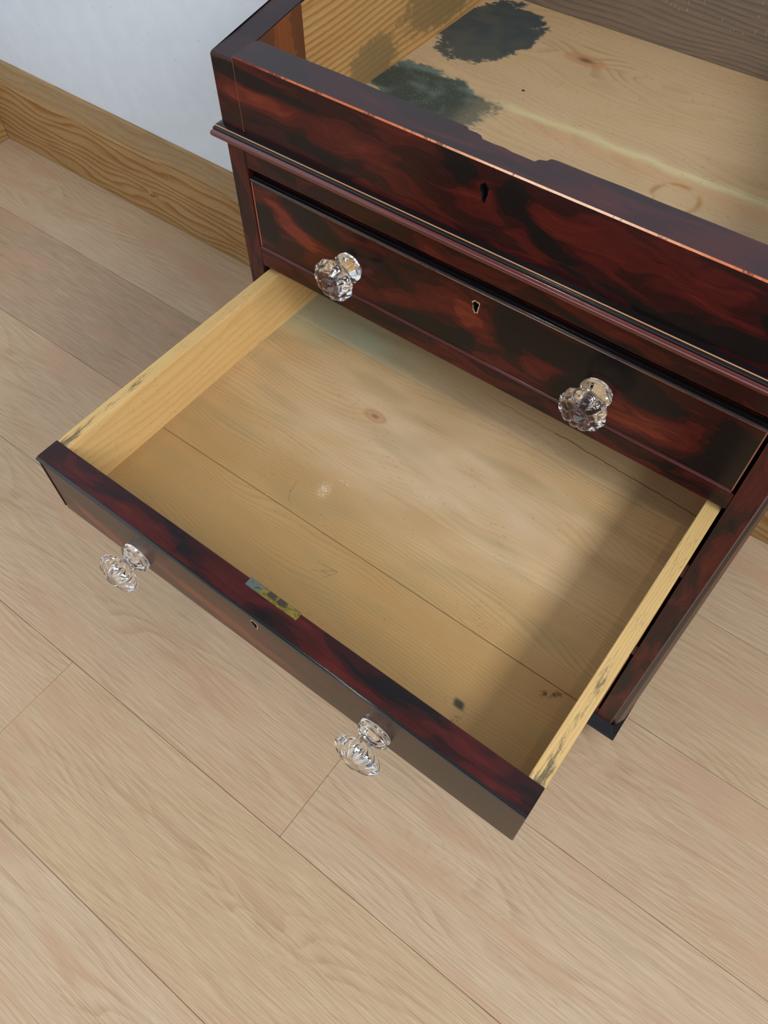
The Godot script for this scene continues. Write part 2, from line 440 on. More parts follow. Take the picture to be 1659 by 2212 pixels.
func t_brass(x: float, y: float) -> Color:
	var k := nz(0, x * 0.12, y * 0.3) + 0.5 * nz(3, x * 0.5, y * 0.7)
	var c := c8(104, 92, 38).lerp(c8(142, 124, 46), clampf(0.5 + k, 0.0, 1.0))
	c = c.lerp(c8(92, 102, 98), 1.0 - ss(9.0, 22.0, x + 6.0 * nz(3, x * 0.2, y * 0.3) + y * 0.8))
	if nz(4, x * 0.18 + 40.0, y * 0.45) > 0.34: c = c.lerp(c8(44, 42, 34), 0.7)
	return c

# pale worn wood along an arris, broken up by remnants of polish
func t_worn(x: float, y: float) -> Color:
	var k := nz(0, x * 0.05, 3.0) + 0.6 * nz(3, x * 0.3, 7.0 + y * 0.3)
	var bright := exp(-pow((x - 300.0) / 90.0, 2.0))
	var c := c8(196, 104, 62).lerp(c8(240, 196, 164), clampf(bright * 1.1 + 0.25 * k, 0.0, 1.0))
	var polish := ss(0.1, 0.5, k - 0.3 * bright) * 0.7 + (1.0 - ss(40.0, 75.0, x)) * 0.8
	return c.lerp(c8(88, 34, 24), clampf(polish, 0.0, 0.92))

func plan(key: String, fn: Callable, w: int, h: int, lx: float, ly: float) -> void:
	jobs.append({"key": key, "fn": fn, "w": int(w * Q), "h": int(h * Q), "lx": lx, "ly": ly})

var rows: Array = []
func paint_row(i: int) -> void:
	var q: Array = rows[i]
	var jb: Dictionary = q[0]
	var fn: Callable = jb.fn
	var w: int = jb.w
	var out := PackedByteArray()
	out.resize((q[2] - q[1]) * w * 3)
	var k := 0
	for j in range(q[1], q[2]):
		var y: float = (j + 0.5) / jb.h * jb.ly
		for x in w:
			var c: Color = fn.call((x + 0.5) / w * jb.lx, y)
			out[k] = clampi(int(c.r * 255.0), 0, 255)
			out[k + 1] = clampi(int(c.g * 255.0), 0, 255)
			out[k + 2] = clampi(int(c.b * 255.0), 0, 255)
			k += 3
	q[3] = out

func paint_all() -> void:
	for jb in jobs:
		var step := 32
		for j in range(0, jb.h, step): rows.append([jb, j, mini(j + step, jb.h), null])
	var id := WorkerThreadPool.add_group_task(paint_row, rows.size())
	WorkerThreadPool.wait_for_group_task_completion(id)
	for jb in jobs:
		var data := PackedByteArray()
		for q in rows:
			if is_same(q[0], jb): data.append_array(q[3])
		T[jb.key] = ImageTexture.create_from_image(Image.create_from_data(jb.w, jb.h, false, Image.FORMAT_RGB8, data))

func mat(key: String, tex: String, rough: float, spec := 0.5, coat := 0.0) -> StandardMaterial3D:
	var m := StandardMaterial3D.new()
	m.resource_name = key
	if tex: m.albedo_texture = T[tex]
	m.roughness = rough
	m.metallic_specular = spec
	if coat > 0.0:
		m.clearcoat_enabled = true
		m.clearcoat = coat
		m.clearcoat_roughness = 0.12
	M[key] = m
	return m

func plain(key: String, c: Color, rough: float, spec := 0.5, metal := 0.0) -> StandardMaterial3D:
	var m := mat(key, "", rough, spec)
	m.albedo_color = c
	m.metallic = metal
	return m

func make_noises() -> void:
	for q in [[11, 3, 1.0], [12, 2, 1.0], [13, 3, 1.0], [14, 2, 1.0], [15, 4, 1.0]]:
		var n := FastNoiseLite.new()
		n.noise_type = FastNoiseLite.TYPE_SIMPLEX_SMOOTH
		n.seed = q[0]
		n.frequency = q[2]
		n.fractal_octaves = q[1]
		N.append(n)

func make_materials() -> void:
	make_noises()
	plan("upper", t_upper, 1400, 180, 506.0, 60.0)
	plan("drawer_a", t_drawer_a, 1300, 220, 456.0, 76.0)
	plan("drawer_b", t_drawer_b, 1024, 192, 456.0, 76.0)
	plan("rose", t_rose, 1400, 512, 500.0, 200.0)
	plan("rim", t_rim, 1024, 128, 500.0, 60.0)
	plan("bottom", t_bottom, 1200, 900, 433.0, 330.0)
	plan("tray", t_tray, 1200, 900, 500.0, 380.0)
	plan("lining", t_lining, 768, 192, 380.0, 92.0)
	plan("backboard", t_backboard, 1024, 192, 500.0, 92.0)
	plan("side", t_side, 900, 128, 350.0, 60.0)
	plan("edge", t_edge, 900, 48, 350.0, 12.5)
	plan("plank_a", t_plank_a, 840, 460, 1200.0, 190.5)
	plan("plank_b", t_plank_b, 840, 460, 1200.0, 190.5)
	plan("plank_c", t_plank_c, 840, 460, 1200.0, 190.5)
	plan("plank_d", t_plank_d, 840, 460, 1200.0, 190.5)
	plan("skirt", t_skirt, 1400, 220, 1200.0, 185.0)
	plan("wall", t_wall, 512, 512, 1000.0, 1000.0)
	plan("brass", t_brass, 256, 64, 48.0, 12.0)
	plan("worn", t_worn, 1024, 8, 500.0, 4.0)
	paint_all()
	for k in ["upper", "drawer_a", "drawer_b", "rose"]: mat(k, k, 0.26, 0.38)
	mat("rim", "rim", 0.36, 0.42)
	for k in ["bottom", "tray", "side", "edge"]: mat(k, k, 0.62, 0.35)
	mat("lining", "lining", 0.5, 0.4)
	mat("backboard", "backboard", 0.34, 0.5)
	for k in ["plank_a", "plank_b", "plank_c", "plank_d"]: mat(k, k, 0.42, 0.4)
	mat("skirt", "skirt", 0.5, 0.4)
	mat("wall", "wall", 0.9, 0.3)
	mat("brass", "brass", 0.5, 0.5).metallic = 0.35
	mat("worn", "worn", 0.45, 0.4)
	plain("black_polish", c8(22, 18, 20), 0.18)
	plain("red_polish", c8(74, 28, 27), 0.18)
	plain("bead_polish", c8(20, 16, 19), 0.12, 0.65)
	plain("base_polish", c8(22, 20, 24), 0.34, 0.3)
	plain("gold_line", c8(190, 138, 96), 0.4)
	plain("raw_wood", c8(196, 160, 120), 0.6)
	plain("dark_hole", c8(12, 10, 10), 0.6)
	plain("carcass_pine", c8(150, 112, 70), 0.7)
	plain("worn_grey", c8(118, 92, 88), 0.4)
	plain("joint_glue", c8(128, 76, 58), 0.5)
	plain("worn_side", c8(150, 92, 72), 0.45)
	plain("iron", c8(70, 60, 56), 0.45, 0.5, 0.5)
	plain("groove", c8(110, 92, 76), 0.9)
	plain("room_paint", c8(92, 91, 88), 0.85)
	plain("ceiling_paint", c8(150, 150, 148), 0.85)
	plain("white_paint", c8(232, 232, 230), 0.8)
	var lg := plain("lamp_glow", Color(1, 1, 1), 0.5)
	lg.emission_enabled = true
	lg.emission = Color(1.0, 0.96, 0.9)
	lg.emission_energy_multiplier = 70.0
	var g := plain("glass", Color(1, 1, 1, 0.0), 0.02)
	g.refraction_enabled = true
	g.refraction_scale = 0.05
	g.transparency = BaseMaterial3D.TRANSPARENCY_ALPHA
	var pane := plain("pane", Color(1, 1, 1, 0.06), 0.02)
	pane.transparency = BaseMaterial3D.TRANSPARENCY_ALPHA

# ---------------------------------------------------------------- knobs and keyholes
const KNOB := [[0.0, 0.0245, 0, 0.0], [0.0012, 0.0262, 0, 0.0], [0.0045, 0.0264, 0, 0.0], [0.0056, 0.0250, 0, 0.0], [0.0066, 0.0236, 8, 0.05], [0.0085, 0.0252, 8, 0.09], [0.0112, 0.0272, 8, 0.12], [0.0132, 0.0262, 8, 0.14], [0.0165, 0.0212, 8, 0.17], [0.0205, 0.0150, 8, 0.16], [0.0235, 0.0117, 8, 0.10],
	[0.0260, 0.0106, 0, 0.0], [0.0275, 0.0130, 12, 0.03], [0.0290, 0.0200, 12, 0.10], [0.0315, 0.0285, 12, 0.16], [0.0355, 0.0348, 12, 0.19], [0.0400, 0.0378, 12, 0.20], [0.0445, 0.0386, 12, 0.20], [0.0490, 0.0372, 12, 0.20],
	[0.0535, 0.0332, 12, 0.20], [0.0572, 0.0268, 12, 0.18], [0.0594, 0.0200, 12, 0.10], [0.0598, 0.0166, 0, 0.0], [0.0586, 0.0147, 0, 0.0], [0.0600, 0.0130, 0, 0.0], [0.0622, 0.0104, 0, 0.0], [0.0636, 0.0060, 0, 0.0]]
var knob_mesh: ArrayMesh

func make_knob() -> void:
	var st := new_st()
	var seg := 192
	st.set_smooth_group(0)
	var ring_pt := func(i: int, j: int) -> Vector3:
		var q: Array = KNOB[i]
		var th := TAU * (j % seg) / seg
		var f := 1.0
		if q[2] == 12: f = 1.0 - q[3] * 0.85 * (1.0 - sqrt(absf(cos(6.0 * th))))
		elif q[2] == 8: f = 1.0 - q[3] * absf(sin(4.0 * th))
		return Vector3(cos(th) * q[1] * f, sin(th) * q[1] * f, q[0]) * S
	var n := KNOB.size()
	for i in n - 1:
		for j in seg:
			var a: Vector3 = ring_pt.call(i, j)
			var b: Vector3 = ring_pt.call(i, j + 1)
			var c: Vector3 = ring_pt.call(i + 1, j + 1)
			var d: Vector3 = ring_pt.call(i + 1, j)
			for p in [a, c, b, a, d, c]: st.add_vertex(p)
	for j in seg:
		for p in [Vector3.ZERO, ring_pt.call(0, j), ring_pt.call(0, j + 1)]: st.add_vertex(p)
		for p in [Vector3(0, 0, 0.0641) * S, ring_pt.call(n - 1, j + 1), ring_pt.call(n - 1, j)]: st.add_vertex(p)
	st.generate_normals()
	st.index()
	knob_mesh = st.commit()
	knob_mesh.surface_set_material(0, M.glass)

func knob(at: Vector3, turn: float, parent: Node3D) -> void:
	var o := MeshInstance3D.new()
	o.mesh = knob_mesh
	attach(o, "glass_knob", V(at.x, at.y, at.z), parent)
	o.rotation.z = turn
	tag(o, "clear fluted glass knob with a flower-shaped head")

# outline of a keyhole, counter-clockwise from the top, about cx, cy
func keyhole_pts(cx: float, cy: float, r: float, low: float, grow: float, sd: float) -> PackedVector2Array:
	var p := PackedVector2Array()
	for i in 20:
		var th := PI / 2 + TAU * i / 20.0
		var rr := r * grow * (1.0 + 0.10 * sin(i * 2.3 + sd) + 0.06 * sin(i * 5.1 + sd * 2.0))
		var x := cos(th) * rr
		var y := sin(th) * rr
		if y < 0.0:
			y *= low
			x *= 0.74
		p.append(Vector2(cx + x, cy + y))
	return p

# front panel with a keyhole cut through it: facing +z at z, thickness th
func pierced(st: SurfaceTool, x0: float, x1: float, y0: float, y1: float, z: float, th: float, hole: PackedVector2Array, m: Dictionary) -> void:
	var n := hole.size()
	var top := hole[0]
	var bot := hole[n / 2]
	var left := PackedVector2Array([Vector2(top.x, y1), Vector2(x0, y1), Vector2(x0, y0), Vector2(bot.x, y0)])
	for i in range(n / 2, -1, -1): left.append(hole[i])
	var right := PackedVector2Array([Vector2(bot.x, y0), Vector2(x1, y0), Vector2(x1, y1), Vector2(top.x, y1)])
	right.append(hole[0])
	for i in range(n - 1, n / 2 - 1, -1): right.append(hole[i])
	poly(st, left, z, 2, 1.0, m)
	poly(st, right, z, 2, 1.0, m)
	var lo := Vector3(x0, y0, z - th)
	var hi := Vector3(x1, y1, z)
	board(st, lo, hi, 0.0, m, [Vector3(0, 0, 1)])

func keyhole(hole: PackedVector2Array, rim: PackedVector2Array, z: float, depth: float, parent: Node3D, pale := true) -> void:
	var st := new_st()
	var m := um(Vector3.ZERO, Vector2(1, 1))
	var n := hole.size()
	var mid := Vector2.ZERO
	for p in hole: mid += p / n
	for i in n:
		var a := hole[i]
		var b := hole[(i + 1) % n]
		var d := mid - (a + b) * 0.5
		face(st, [Vector3(a.x, a.y, z), Vector3(b.x, b.y, z), Vector3(b.x, b.y, z - depth), Vector3(a.x, a.y, z - depth)], Vector3(d.x, d.y, 0).normalized(), m)
	poly(st, hole, z - depth, 2, 1.0, m)
	commit(st, "keyhole", M.dark_hole, parent)
	if pale:
		var st2 := new_st()
		for i in n:
			var k := (i + 1) % n
			face(st2, [Vector3(hole[i].x, hole[i].y, z + 0.0006), Vector3(hole[k].x, hole[k].y, z + 0.0006), Vector3(rim[k].x, rim[k].y, z + 0.0001), Vector3(rim[i].x, rim[i].y, z + 0.0001)], Vector3(0, 0, 1), m)
		tag(commit(st2, "worn_keyhole_edge", M.raw_wood, parent), "pale bare wood round the keyhole")

# ---------------------------------------------------------------- drawers
# one drawer whose front face stands at z
func drawer(y0: float, y1: float, z: float, tex: String, knobs: Array, hole_at: Vector2, open: bool, chest: Node3D, label: String) -> void:
	var x0 := 0.0436
	var x1 := 0.9565
	var th := 0.0414
	var root := node("drawer", V((x0 + x1) / 2, y0, z - 0.3), chest)
	tag(root, label)
	var bead := 0.0075
	var m := um(Vector3(x0, y0, z), Vector2(x1 - x0, 0.152))
	var hole := keyhole_pts(hole_at.x, hole_at.y, 0.0062, 2.3, 1.0, hole_at.y * 50.0)
	var rim := keyhole_pts(hole_at.x, hole_at.y, 0.0062, 2.2, 1.28, hole_at.y * 50.0 + 1.0)
	var st := new_st()
	pierced(st, x0 + 0.002, x1 - 0.002, y0 if open else y0 + bead, y1 - bead, z, 0.012, hole, m)
	commit(st, "front_veneer", M[tex], root)
	keyhole(hole, rim, z, 0.011, root)
	# the core of the front, its top veneered
	bar("front_core", Vector3(x0, y0 + 0.001, z - th), Vector3(x1, y1, z - 0.0125), 0.0002, um(Vector3(x0 + 0.3, y0, z), Vector2(1.0, 0.4)), M.rose_dark, root)
	bar("front_edge", Vector3(x0, y1 - bead, z - 0.0125), Vector3(x1, y1, z - (0.0012 if open else 0.0035)), 0.0002, um(Vector3(x0 + 0.3, y0, z), Vector2(1.0, 0.4)), M.rose_dark if open else M.black_polish, root)
	# cock bead round the front
	round_bead("cock_bead", x0, x1, y1 - bead * 0.5 - (0.0006 if open else 0.0002), z - (0.0012 if open else 0.0034), bead * 0.5 - 0.0004, 0.0048 if open else 0.0062, m, M.bead_polish, root)
	var wl := bar("worn_edge", Vector3(x0 + 0.002, y1 - bead - 0.0010, z - 0.001), Vector3(x1 - 0.002, y1 - bead - 0.0001, z + 0.0003), 0.0002, um(Vector3.ZERO, Vector2(1.0, 0.01)), M.worn if not open else M.black_polish, root)
	tag(wl, "thin worn line under the bead")
	var lower: MeshInstance3D = null
	if not open: lower = round_bead("cock_bead", x0, x1, y0 + bead * 0.5, z - 0.003, bead * 0.5, 0.0062, um(Vector3(0.1, 0, 0), Vector2(1.0, 0.4)), M.red_polish, root)
	if lower: tag(lower, "worn reddish bead along the bottom of the drawer front")
	for q in [[x0, x0 + 0.002], [x1 - 0.002, x1]]:
		bar("cock_bead", Vector3(q[0], y0 + bead, z - 0.006), Vector3(q[1], y1 - bead, z + 0.0015), 0.0006, m, M.worn_side if not open else M.rose, root)
	# sides, back and bottom boards
	var zb := z - 0.70
	var zf := z - th
	for sd in 2:
		var xa := x0 + 0.0002 if sd == 0 else x1 - 0.0242
		var xb := xa + 0.0240
		var s2 := bar("side", Vector3(xa, y0 + 0.004, zb), Vector3(xb, y1 - 0.0035, zf), 0.0012, um(Vector3(0, y0, -0.151), Vector2(0.7, 0.12), 2), M.side, root)
		tag(s2, "pale pine drawer side")
		bar("side_edge", Vector3(xa, y1 - 0.0036, zb), Vector3(xb, y1 - 0.0005, zf), 0.0010, um(Vector3(xa, 0, -0.151), Vector2(0.7, 0.025), 2), M.edge, root)
	bar("back", Vector3(x0 + 0.0242, y0 + 0.03, zb), Vector3(x1 - 0.0242, y1 - 0.006, zb + 0.022), 0.001, um(Vector3(0, y0, 0), Vector2(0.9, 0.12)), M.side, root)
	var yb := y0 + 0.0272
	var mb := um(Vector3(x0 + 0.0242, 0, z - 0.5488 - 0.15), Vector2(0.866, 0.66))
	var cuts := [zb + 0.022, z - 0.5488 - 0.030, z - 0.5488 + 0.204, z - 0.5488 + 0.334, zf]
	for i in 4:
		var drop := 0.0006 * (i % 2)
		bar("bottom_board", Vector3(x0 + 0.0242, yb - 0.014, cuts[i] + 0.0002), Vector3(x1 - 0.0242, yb - drop, cuts[i + 1] - (0.0008 if i == 2 else 0.0002)), 0.0004, mb, M.bottom, root)
	if open:
		# thin tapering slip where the left side meets the bottom
		var s3 := new_st()
		var ms := um(Vector3(0, y0, -0.15), Vector2(0.7, 0.12), 2)
		var xa2 := x0 + 0.0242
		face(s3, [Vector3(xa2, yb, 0.13), Vector3(xa2 + 0.004, yb, -0.13), Vector3(xa2 + 0.003, yb + 0.017, -0.13), Vector3(xa2, yb + 0.001, 0.13)], Vector3(0.97, 0.2, 0).normalized(), ms)
		face(s3, [Vector3(xa2, yb + 0.001, 0.13), Vector3(xa2 + 0.003, yb + 0.017, -0.13), Vector3(xa2 - 0.001, yb + 0.018, -0.13)], Vector3(0, 1, 0), ms)
		commit(s3, "slip", M.edge, root)
		# brass lock plate let into the top edge, with the lock's two bolts
		var lp := bar("lock_plate", Vector3(0.4665, y1 - 0.028, z - 0.0432), Vector3(0.5625, y1 + 0.0012, z - 0.0298), 0.0006, um(Vector3(0.4665, 0, z - 0.0432), Vector2(0.096, 0.024)), M.brass, root)
		tag(lp, "tarnished brass lock plate")
		for x in [0.5125, 0.5310]:
			bar("lock_bolt", Vector3(x - 0.0068, y1 - 0.002, z - 0.0418), Vector3(x + 0.0068, y1 + 0.0042, z - 0.0342), 0.0010, m, M.iron, root)
	for k in knobs: knob(Vector3(k[0], k[1], z), k[2], root)

# ---------------------------------------------------------------- the chest
func sweep(profile: Array, called: String, mt: Material, parent: Node3D) -> void:
	var st := new_st()
	var len := 0.0
	for i in profile.size() - 1:
		var a: Vector2 = profile[i]
		var b: Vector2 = profile[i + 1]
		var path := func(q: Vector2) -> Array:
			return [Vector3(-q.x, q.y, ZB), Vector3(-q.x, q.y, q.x), Vector3(XR + q.x, q.y, q.x), Vector3(XR + q.x, q.y, ZB)]
		var pa: Array = path.call(a)
		var pb: Array = path.call(b)
		var t := (b - a).normalized()
		var nn := Vector2(-t.y, t.x)
		if nn.x < 0.0 and absf(nn.x) > 0.05 or (absf(nn.x) <= 0.05 and nn.y < 0.0 and i == 0): nn = -nn
		for k in 3:
			var out: Vector3 = [Vector3(-1, 0, 0), Vector3(0, 0, 1), Vector3(1, 0, 0)][k]
			face(st, [pa[k], pa[k + 1], pb[k + 1], pb[k]], (out * nn.x + Vector3.UP * nn.y).normalized(), um(Vector3(0, 1.1, -0.8), Vector2(1.0, 0.4), 0 if k == 1 else 2))
		len += a.distance_to(b)
	commit(st, called, mt, parent)

# board standing across x, its outline given as convex (z, y) points
func side_board(called: String, x0: float, x1: float, pts: Array, m: Dictionary, mt: Material, parent: Node3D) -> MeshInstance3D:
	var st := new_st()
	var n := pts.size()
	var mid := Vector2.ZERO
	for q in pts: mid += q / float(n)
	for x in [x0, x1]:
		var ring := []
		for q in pts: ring.append(Vector3(x, q.y, q.x))
		face(st, ring, Vector3(-1.0 if x == x0 else 1.0, 0, 0), m)
	for i in n:
		var a: Vector2 = pts[i]
		var b: Vector2 = pts[(i + 1) % n]
		var d := (b - a).normalized()
		var nn := Vector2(d.y, -d.x)
		if nn.dot((a + b) * 0.5 - mid) < 0.0: nn = -nn
		face(st, [Vector3(x0, a.y, a.x), Vector3(x1, a.y, a.x), Vector3(x1, b.y, b.x), Vector3(x0, b.y, b.x)], Vector3(0, nn.y, nn.x), m)
	return commit(st, called, mt, parent)

# top of the tray's sides, which rise towards the back
func slope(z: float) -> float:
	return 1.3160 - 0.160 * z

func arc(c: Vector2, r: float, a0: float, a1: float, n: int) -> Array:
	var out := []
	for i in n + 1:
		var th := deg_to_rad(lerpf(a0, a1, float(i) / n))
		out.append(c + Vector2(cos(th), sin(th)) * r)
	return out

# irregular worn strip along the front top arris
func worn_arris(x0: float, x1: float, y: float, z: float, w: float, parent: Node3D) -> void:
	var st := new_st()
	var m := um(Vector3(0, 0, 0), Vector2(1.0, 0.01))
	var rng := RandomNumberGenerator.new()
	rng.seed = 5
	var n := 90
	var pw := w
	for i in n:
		var xa := lerpf(x0, x1, float(i) / n)
		var xb := lerpf(x0, x1, float(i + 1) / n)
		var nw := w * rng.randf_range(0.93, 1.08)
		face(st, [Vector3(xa, y - pw, z + 0.0002), Vector3(xb, y - nw, z + 0.0002), Vector3(xb, y + 0.0002, z - nw), Vector3(xa, y + 0.0002, z - pw)], Vector3(0, 1, 1).normalized(), m)
		pw = nw
	tag(commit(st, "worn_edge", M.worn, parent), "pale worn edge along the top of the front")

func build_chest() -> void:
	var chest := node("chest_of_drawers", V(0.5, -FEET, -0.395))
	tag(chest, "antique rosewood chest with open tray top, glass knobs and one drawer pulled out", "chest")
	var rose := um(Vector3(0.0, 0.0, -0.8), Vector2(1.0, 0.4))
	var rose_v := um(Vector3(-0.2, -0.3, -0.8), Vector2(1.0, 0.4), 1)
	# carcass
	bar("side_panel", Vector3(0.0, 0.0, ZB), Vector3(0.034, 1.176, -0.0305), 0.0015, um(Vector3(0, 0, -0.8), Vector2(1.0, 0.4), 1, 2), M.rose, chest)
	bar("side_panel", Vector3(XR - 0.04, 0.0, ZB), Vector3(XR - 0.001, 1.176, -0.0305), 0.0015, um(Vector3(0, 0.3, -0.8), Vector2(1.0, 0.4), 1, 2), M.rose, chest)
	bar("back_panel", Vector3(0.034, 0.0, ZB), Vector3(XR - 0.04, 1.12, ZB + 0.02), 0.001, rose, M.carcass_pine, chest)
	bar("bottom_panel", Vector3(0.034, 0.0, ZB + 0.02), Vector3(XR - 0.04, 0.03, -0.0305), 0.001, rose, M.carcass_pine, chest)
	bar("stile", Vector3(0.0, 0.0, -0.03), Vector3(0.0392, 1.180, 0.0), 0.0012, rose_v, M.rose, chest)
	# right stile: its outer corner is bevelled, more so towards the foot
	var st := new_st()
	var xa := 0.9625
	var yt := 1.180
	var yb := 0.036
	var mv := um(Vector3(-0.6, -0.1, -0.8), Vector2(1.0, 0.4), 1)
	face(st, [Vector3(xa, yb, 0), Vector3(1.0, yb, 0), Vector3(1.0, yt, 0), Vector3(xa, yt, 0)], Vector3(0, 0, 1), mv)
	face(st, [Vector3(xa, yb, 0), Vector3(xa, yt, 0), Vector3(xa, yt, -0.03), Vector3(xa, yb, -0.03)], Vector3(-1, 0, 0), mv)
	face(st, [Vector3(xa, yt, 0), Vector3(1.0, yt, 0), Vector3(1.0, yt, -0.03), Vector3(xa, yt, -0.03)], Vector3(0, 1, 0), mv)
	commit(st, "stile", M.rose, chest)
	var s2 := new_st()
	var b0 := Vector3(1.012, yb, -0.005)
	var b1 := Vector3(1.0045, yt, -0.004)
	face(s2, [Vector3(1.0, yb, 0), b0, b1, Vector3(1.0, yt, 0)], Vector3(0.5, 0, 0.85), mv)
	commit(s2, "corner_bevel", M.black_polish, chest)
	var s5 := new_st()
	face(s5, [Vector3(0.9990, yb, 0.0002), Vector3(1.0008, yb, 0.0000), Vector3(1.0006, yt, 0.0000), Vector3(0.9992, yt, 0.0002)], Vector3(0.1, 0, 1).normalized(), mv)
	tag(commit(s5, "worn_edge", M.worn_grey, chest), "worn greyish edge along the right corner")
	var s4 := new_st()
	face(s4, [b0, Vector3(1.022, yb, -0.030), Vector3(1.009, yt, -0.030), b1], Vector3(0.9, 0, 0.4), mv)
	face(s4, [Vector3(1.022, yb, -0.030), Vector3(1.0, yb, -0.045), Vector3(1.0, yt, -0.045), Vector3(1.009, yt, -0.030)], Vector3(0.4, 0, -0.9), mv)
	commit(s4, "stile_return", M.rose, chest)
	# base moulding, sloping outwards, mitred at the corners
	var s3 := new_st()
	var i0 := [Vector3(0.0, 0.036, ZB), Vector3(0.0, 0.036, 0.0), Vector3(1.008, 0.036, 0.0), Vector3(1.012, 0.036, ZB)]
	var i1 := [Vector3(-0.018, 0.008, ZB), Vector3(-0.018, 0.008, 0.018), Vector3(1.026, 0.008, 0.018), Vector3(1.026, 0.008, ZB)]
	var i2 := [Vector3(-0.018, -0.004, ZB), Vector3(-0.018, -0.004, 0.018), Vector3(1.026, -0.004, 0.018), Vector3(1.026, -0.004, ZB)]
	for k in 3:
		var out: Vector3 = [Vector3(-1, 0, 0), Vector3(0, 0, 1), Vector3(1, 0, 0)][k]
		face(s3, [i0[k], i0[k + 1], i1[k + 1], i1[k]], (out + Vector3(0, 0.8, 0)).normalized(), rose)
		face(s3, [i1[k], i1[k + 1], i2[k + 1], i2[k]], out, rose)
	face(s3, [i2[0], i2[1], i2[2], i2[3]], Vector3(0, -1, 0), rose)
	commit(s3, "base_moulding", M.base_polish, chest)
	for q in [[0.08, -0.06], [0.93, -0.06], [0.08, -0.71], [0.93, -0.71]]:
		var sf := new_st()
		var prof := [[-0.004, 0.030], [-0.012, 0.030], [-0.016, 0.022], [-0.024, 0.034], [-0.045, 0.040], [-0.066, 0.034], [-0.080, 0.022], [-FEET, 0.018], [-FEET, 0.0]]
		for i in prof.size() - 1:
			for j in 24:
				var t0 := TAU * j / 24.0
				var t1 := TAU * (j + 1) / 24.0
				var p := func(k: int, t: float) -> Vector3: return Vector3(q[0] + cos(t) * prof[k][1], prof[k][0], q[1] + sin(t) * prof[k][1])
				var dn: float = prof[i][1] - prof[i + 1][1]
				face(sf, [p.call(i, t0), p.call(i, t1), p.call(i + 1, t1), p.call(i + 1, t0)], Vector3(cos((t0 + t1) / 2) * 0.7, -dn * 20.0, sin((t0 + t1) / 2) * 0.7).normalized(), rose)
		commit(sf, "bun_foot", M.black_polish, chest)
	# rails between the drawers
	bar("rail", Vector3(0.0394, 1.1400, -0.03), Vector3(0.9623, 1.1790, 0.0), 0.0012, um(Vector3(0.15, 0.9, -0.8), Vector2(1.0, 0.4)), M.rose, chest)
	bar("rail", Vector3(0.0394, 0.9400, -0.05), Vector3(0.9623, 0.9770, 0.0), 0.0012, um(Vector3(-0.3, 0.78, -0.8), Vector2(1.0, 0.4)), M.rose, chest)
	bar("rail", Vector3(0.0394, 0.7270, -0.05), Vector3(0.9623, 0.7690, 0.0), 0.0012, um(Vector3(0.5, 0.6, -0.8), Vector2(1.0, 0.4)), M.rose, chest)
	bar("rail", Vector3(0.0394, 0.3950, -0.05), Vector3(0.9623, 0.4350, 0.0), 0.0012, um(Vector3(0.2, 0.1, -0.8), Vector2(1.0, 0.4)), M.rose, chest)
	bar("rail", Vector3(0.0394, 0.0360, -0.05), Vector3(0.9623, 0.0700, 0.0), 0.0012, um(Vector3(0.7, 0.0, -0.8), Vector2(1.0, 0.4)), M.rose, chest)
	# moulding round the waist
	sweep([Vector2(0.0, 1.2065), Vector2(0.0092, 1.2048)], "moulding_ledge", M.black_polish, chest)
	sweep([Vector2(0.0092, 1.2048), Vector2(0.0101, 1.2042), Vector2(0.0102, 1.2034)], "worn_moulding_line", M.gold_line, chest)
	var p1 := [Vector2(0.0102, 1.2034)]
	p1.append_array(arc(Vector2(0.0095, 1.1990), 0.0034, 78.0, -40.0, 20))
	sweep(p1, "moulding_fillet", M.black_polish, chest)
	var p2 := arc(Vector2(0.0095, 1.1905), 0.0075, 62.0, -95.0, 48)
	p2.append(Vector2(0.0, 1.1795))
	sweep(p2, "moulding_bead", M.rose_bead, chest)
	# the open tray on top
	var hole := keyhole_pts(0.495, 1.288, 0.0078, 2.7, 1.0, 0.7)
	var rim := keyhole_pts(0.495, 1.288, 0.0078, 2.65, 1.10, 1.3)
	var su := new_st()
	pierced(su, 0.0462, XR - 0.045, 1.206, H - 0.0017, 0.0, 0.014, hole, um(Vector3(0, 1.206, 0), Vector2(XR, 0.119)))
	commit(su, "upper_front", M.upper, chest)
	keyhole(hole, rim, 0.0, 0.013, chest, false)
	bar("upper_front_core", Vector3(0.0455, 1.14, -0.038), Vector3(XR - 0.045, H - 0.012, -0.0145), 0.001, rose, M.rose, chest)
	# top lipping of the front, chipped along its inner edge
	var lip := PackedVector2Array([Vector2(0.0458, -0.0017), Vector2(XR - 0.045, -0.0017), Vector2(XR - 0.045, -0.0600), Vector2(0.78, -0.0602), Vector2(0.70, -0.0595), Vector2(0.66, -0.0602), Vector2(0.62, -0.0590), Vector2(0.5640, -0.0590), Vector2(0.5560, -0.0575), Vector2(0.5530, -0.0505), Vector2(0.5440, -0.0470), Vector2(0.5410, -0.0400), Vector2(0.5240, -0.0405), Vector2(0.5070, -0.0405), Vector2(0.4930, -0.0430), Vector2(0.4780, -0.0418), Vector2(0.4600, -0.0425), Vector2(0.4540, -0.0480), Vector2(0.4460, -0.0500), Vector2(0.4330, -0.0495), Vector2(0.4280, -0.0545), Vector2(0.36, -0.0555), Vector2(0.29, -0.0560), Vector2(0.20, -0.0575), Vector2(0.12, -0.0570), Vector2(0.0440, -0.0585)])
	var sl := new_st()
	prism(sl, lip, H - 0.0125, H, um(Vector3(0, 0, -0.06), Vector2(1.0, 0.12)))
	commit(sl, "rim_lipping", M.rim, chest)
	worn_arris(0.0462, XR - 0.045, H, 0.0, 0.0019, chest)
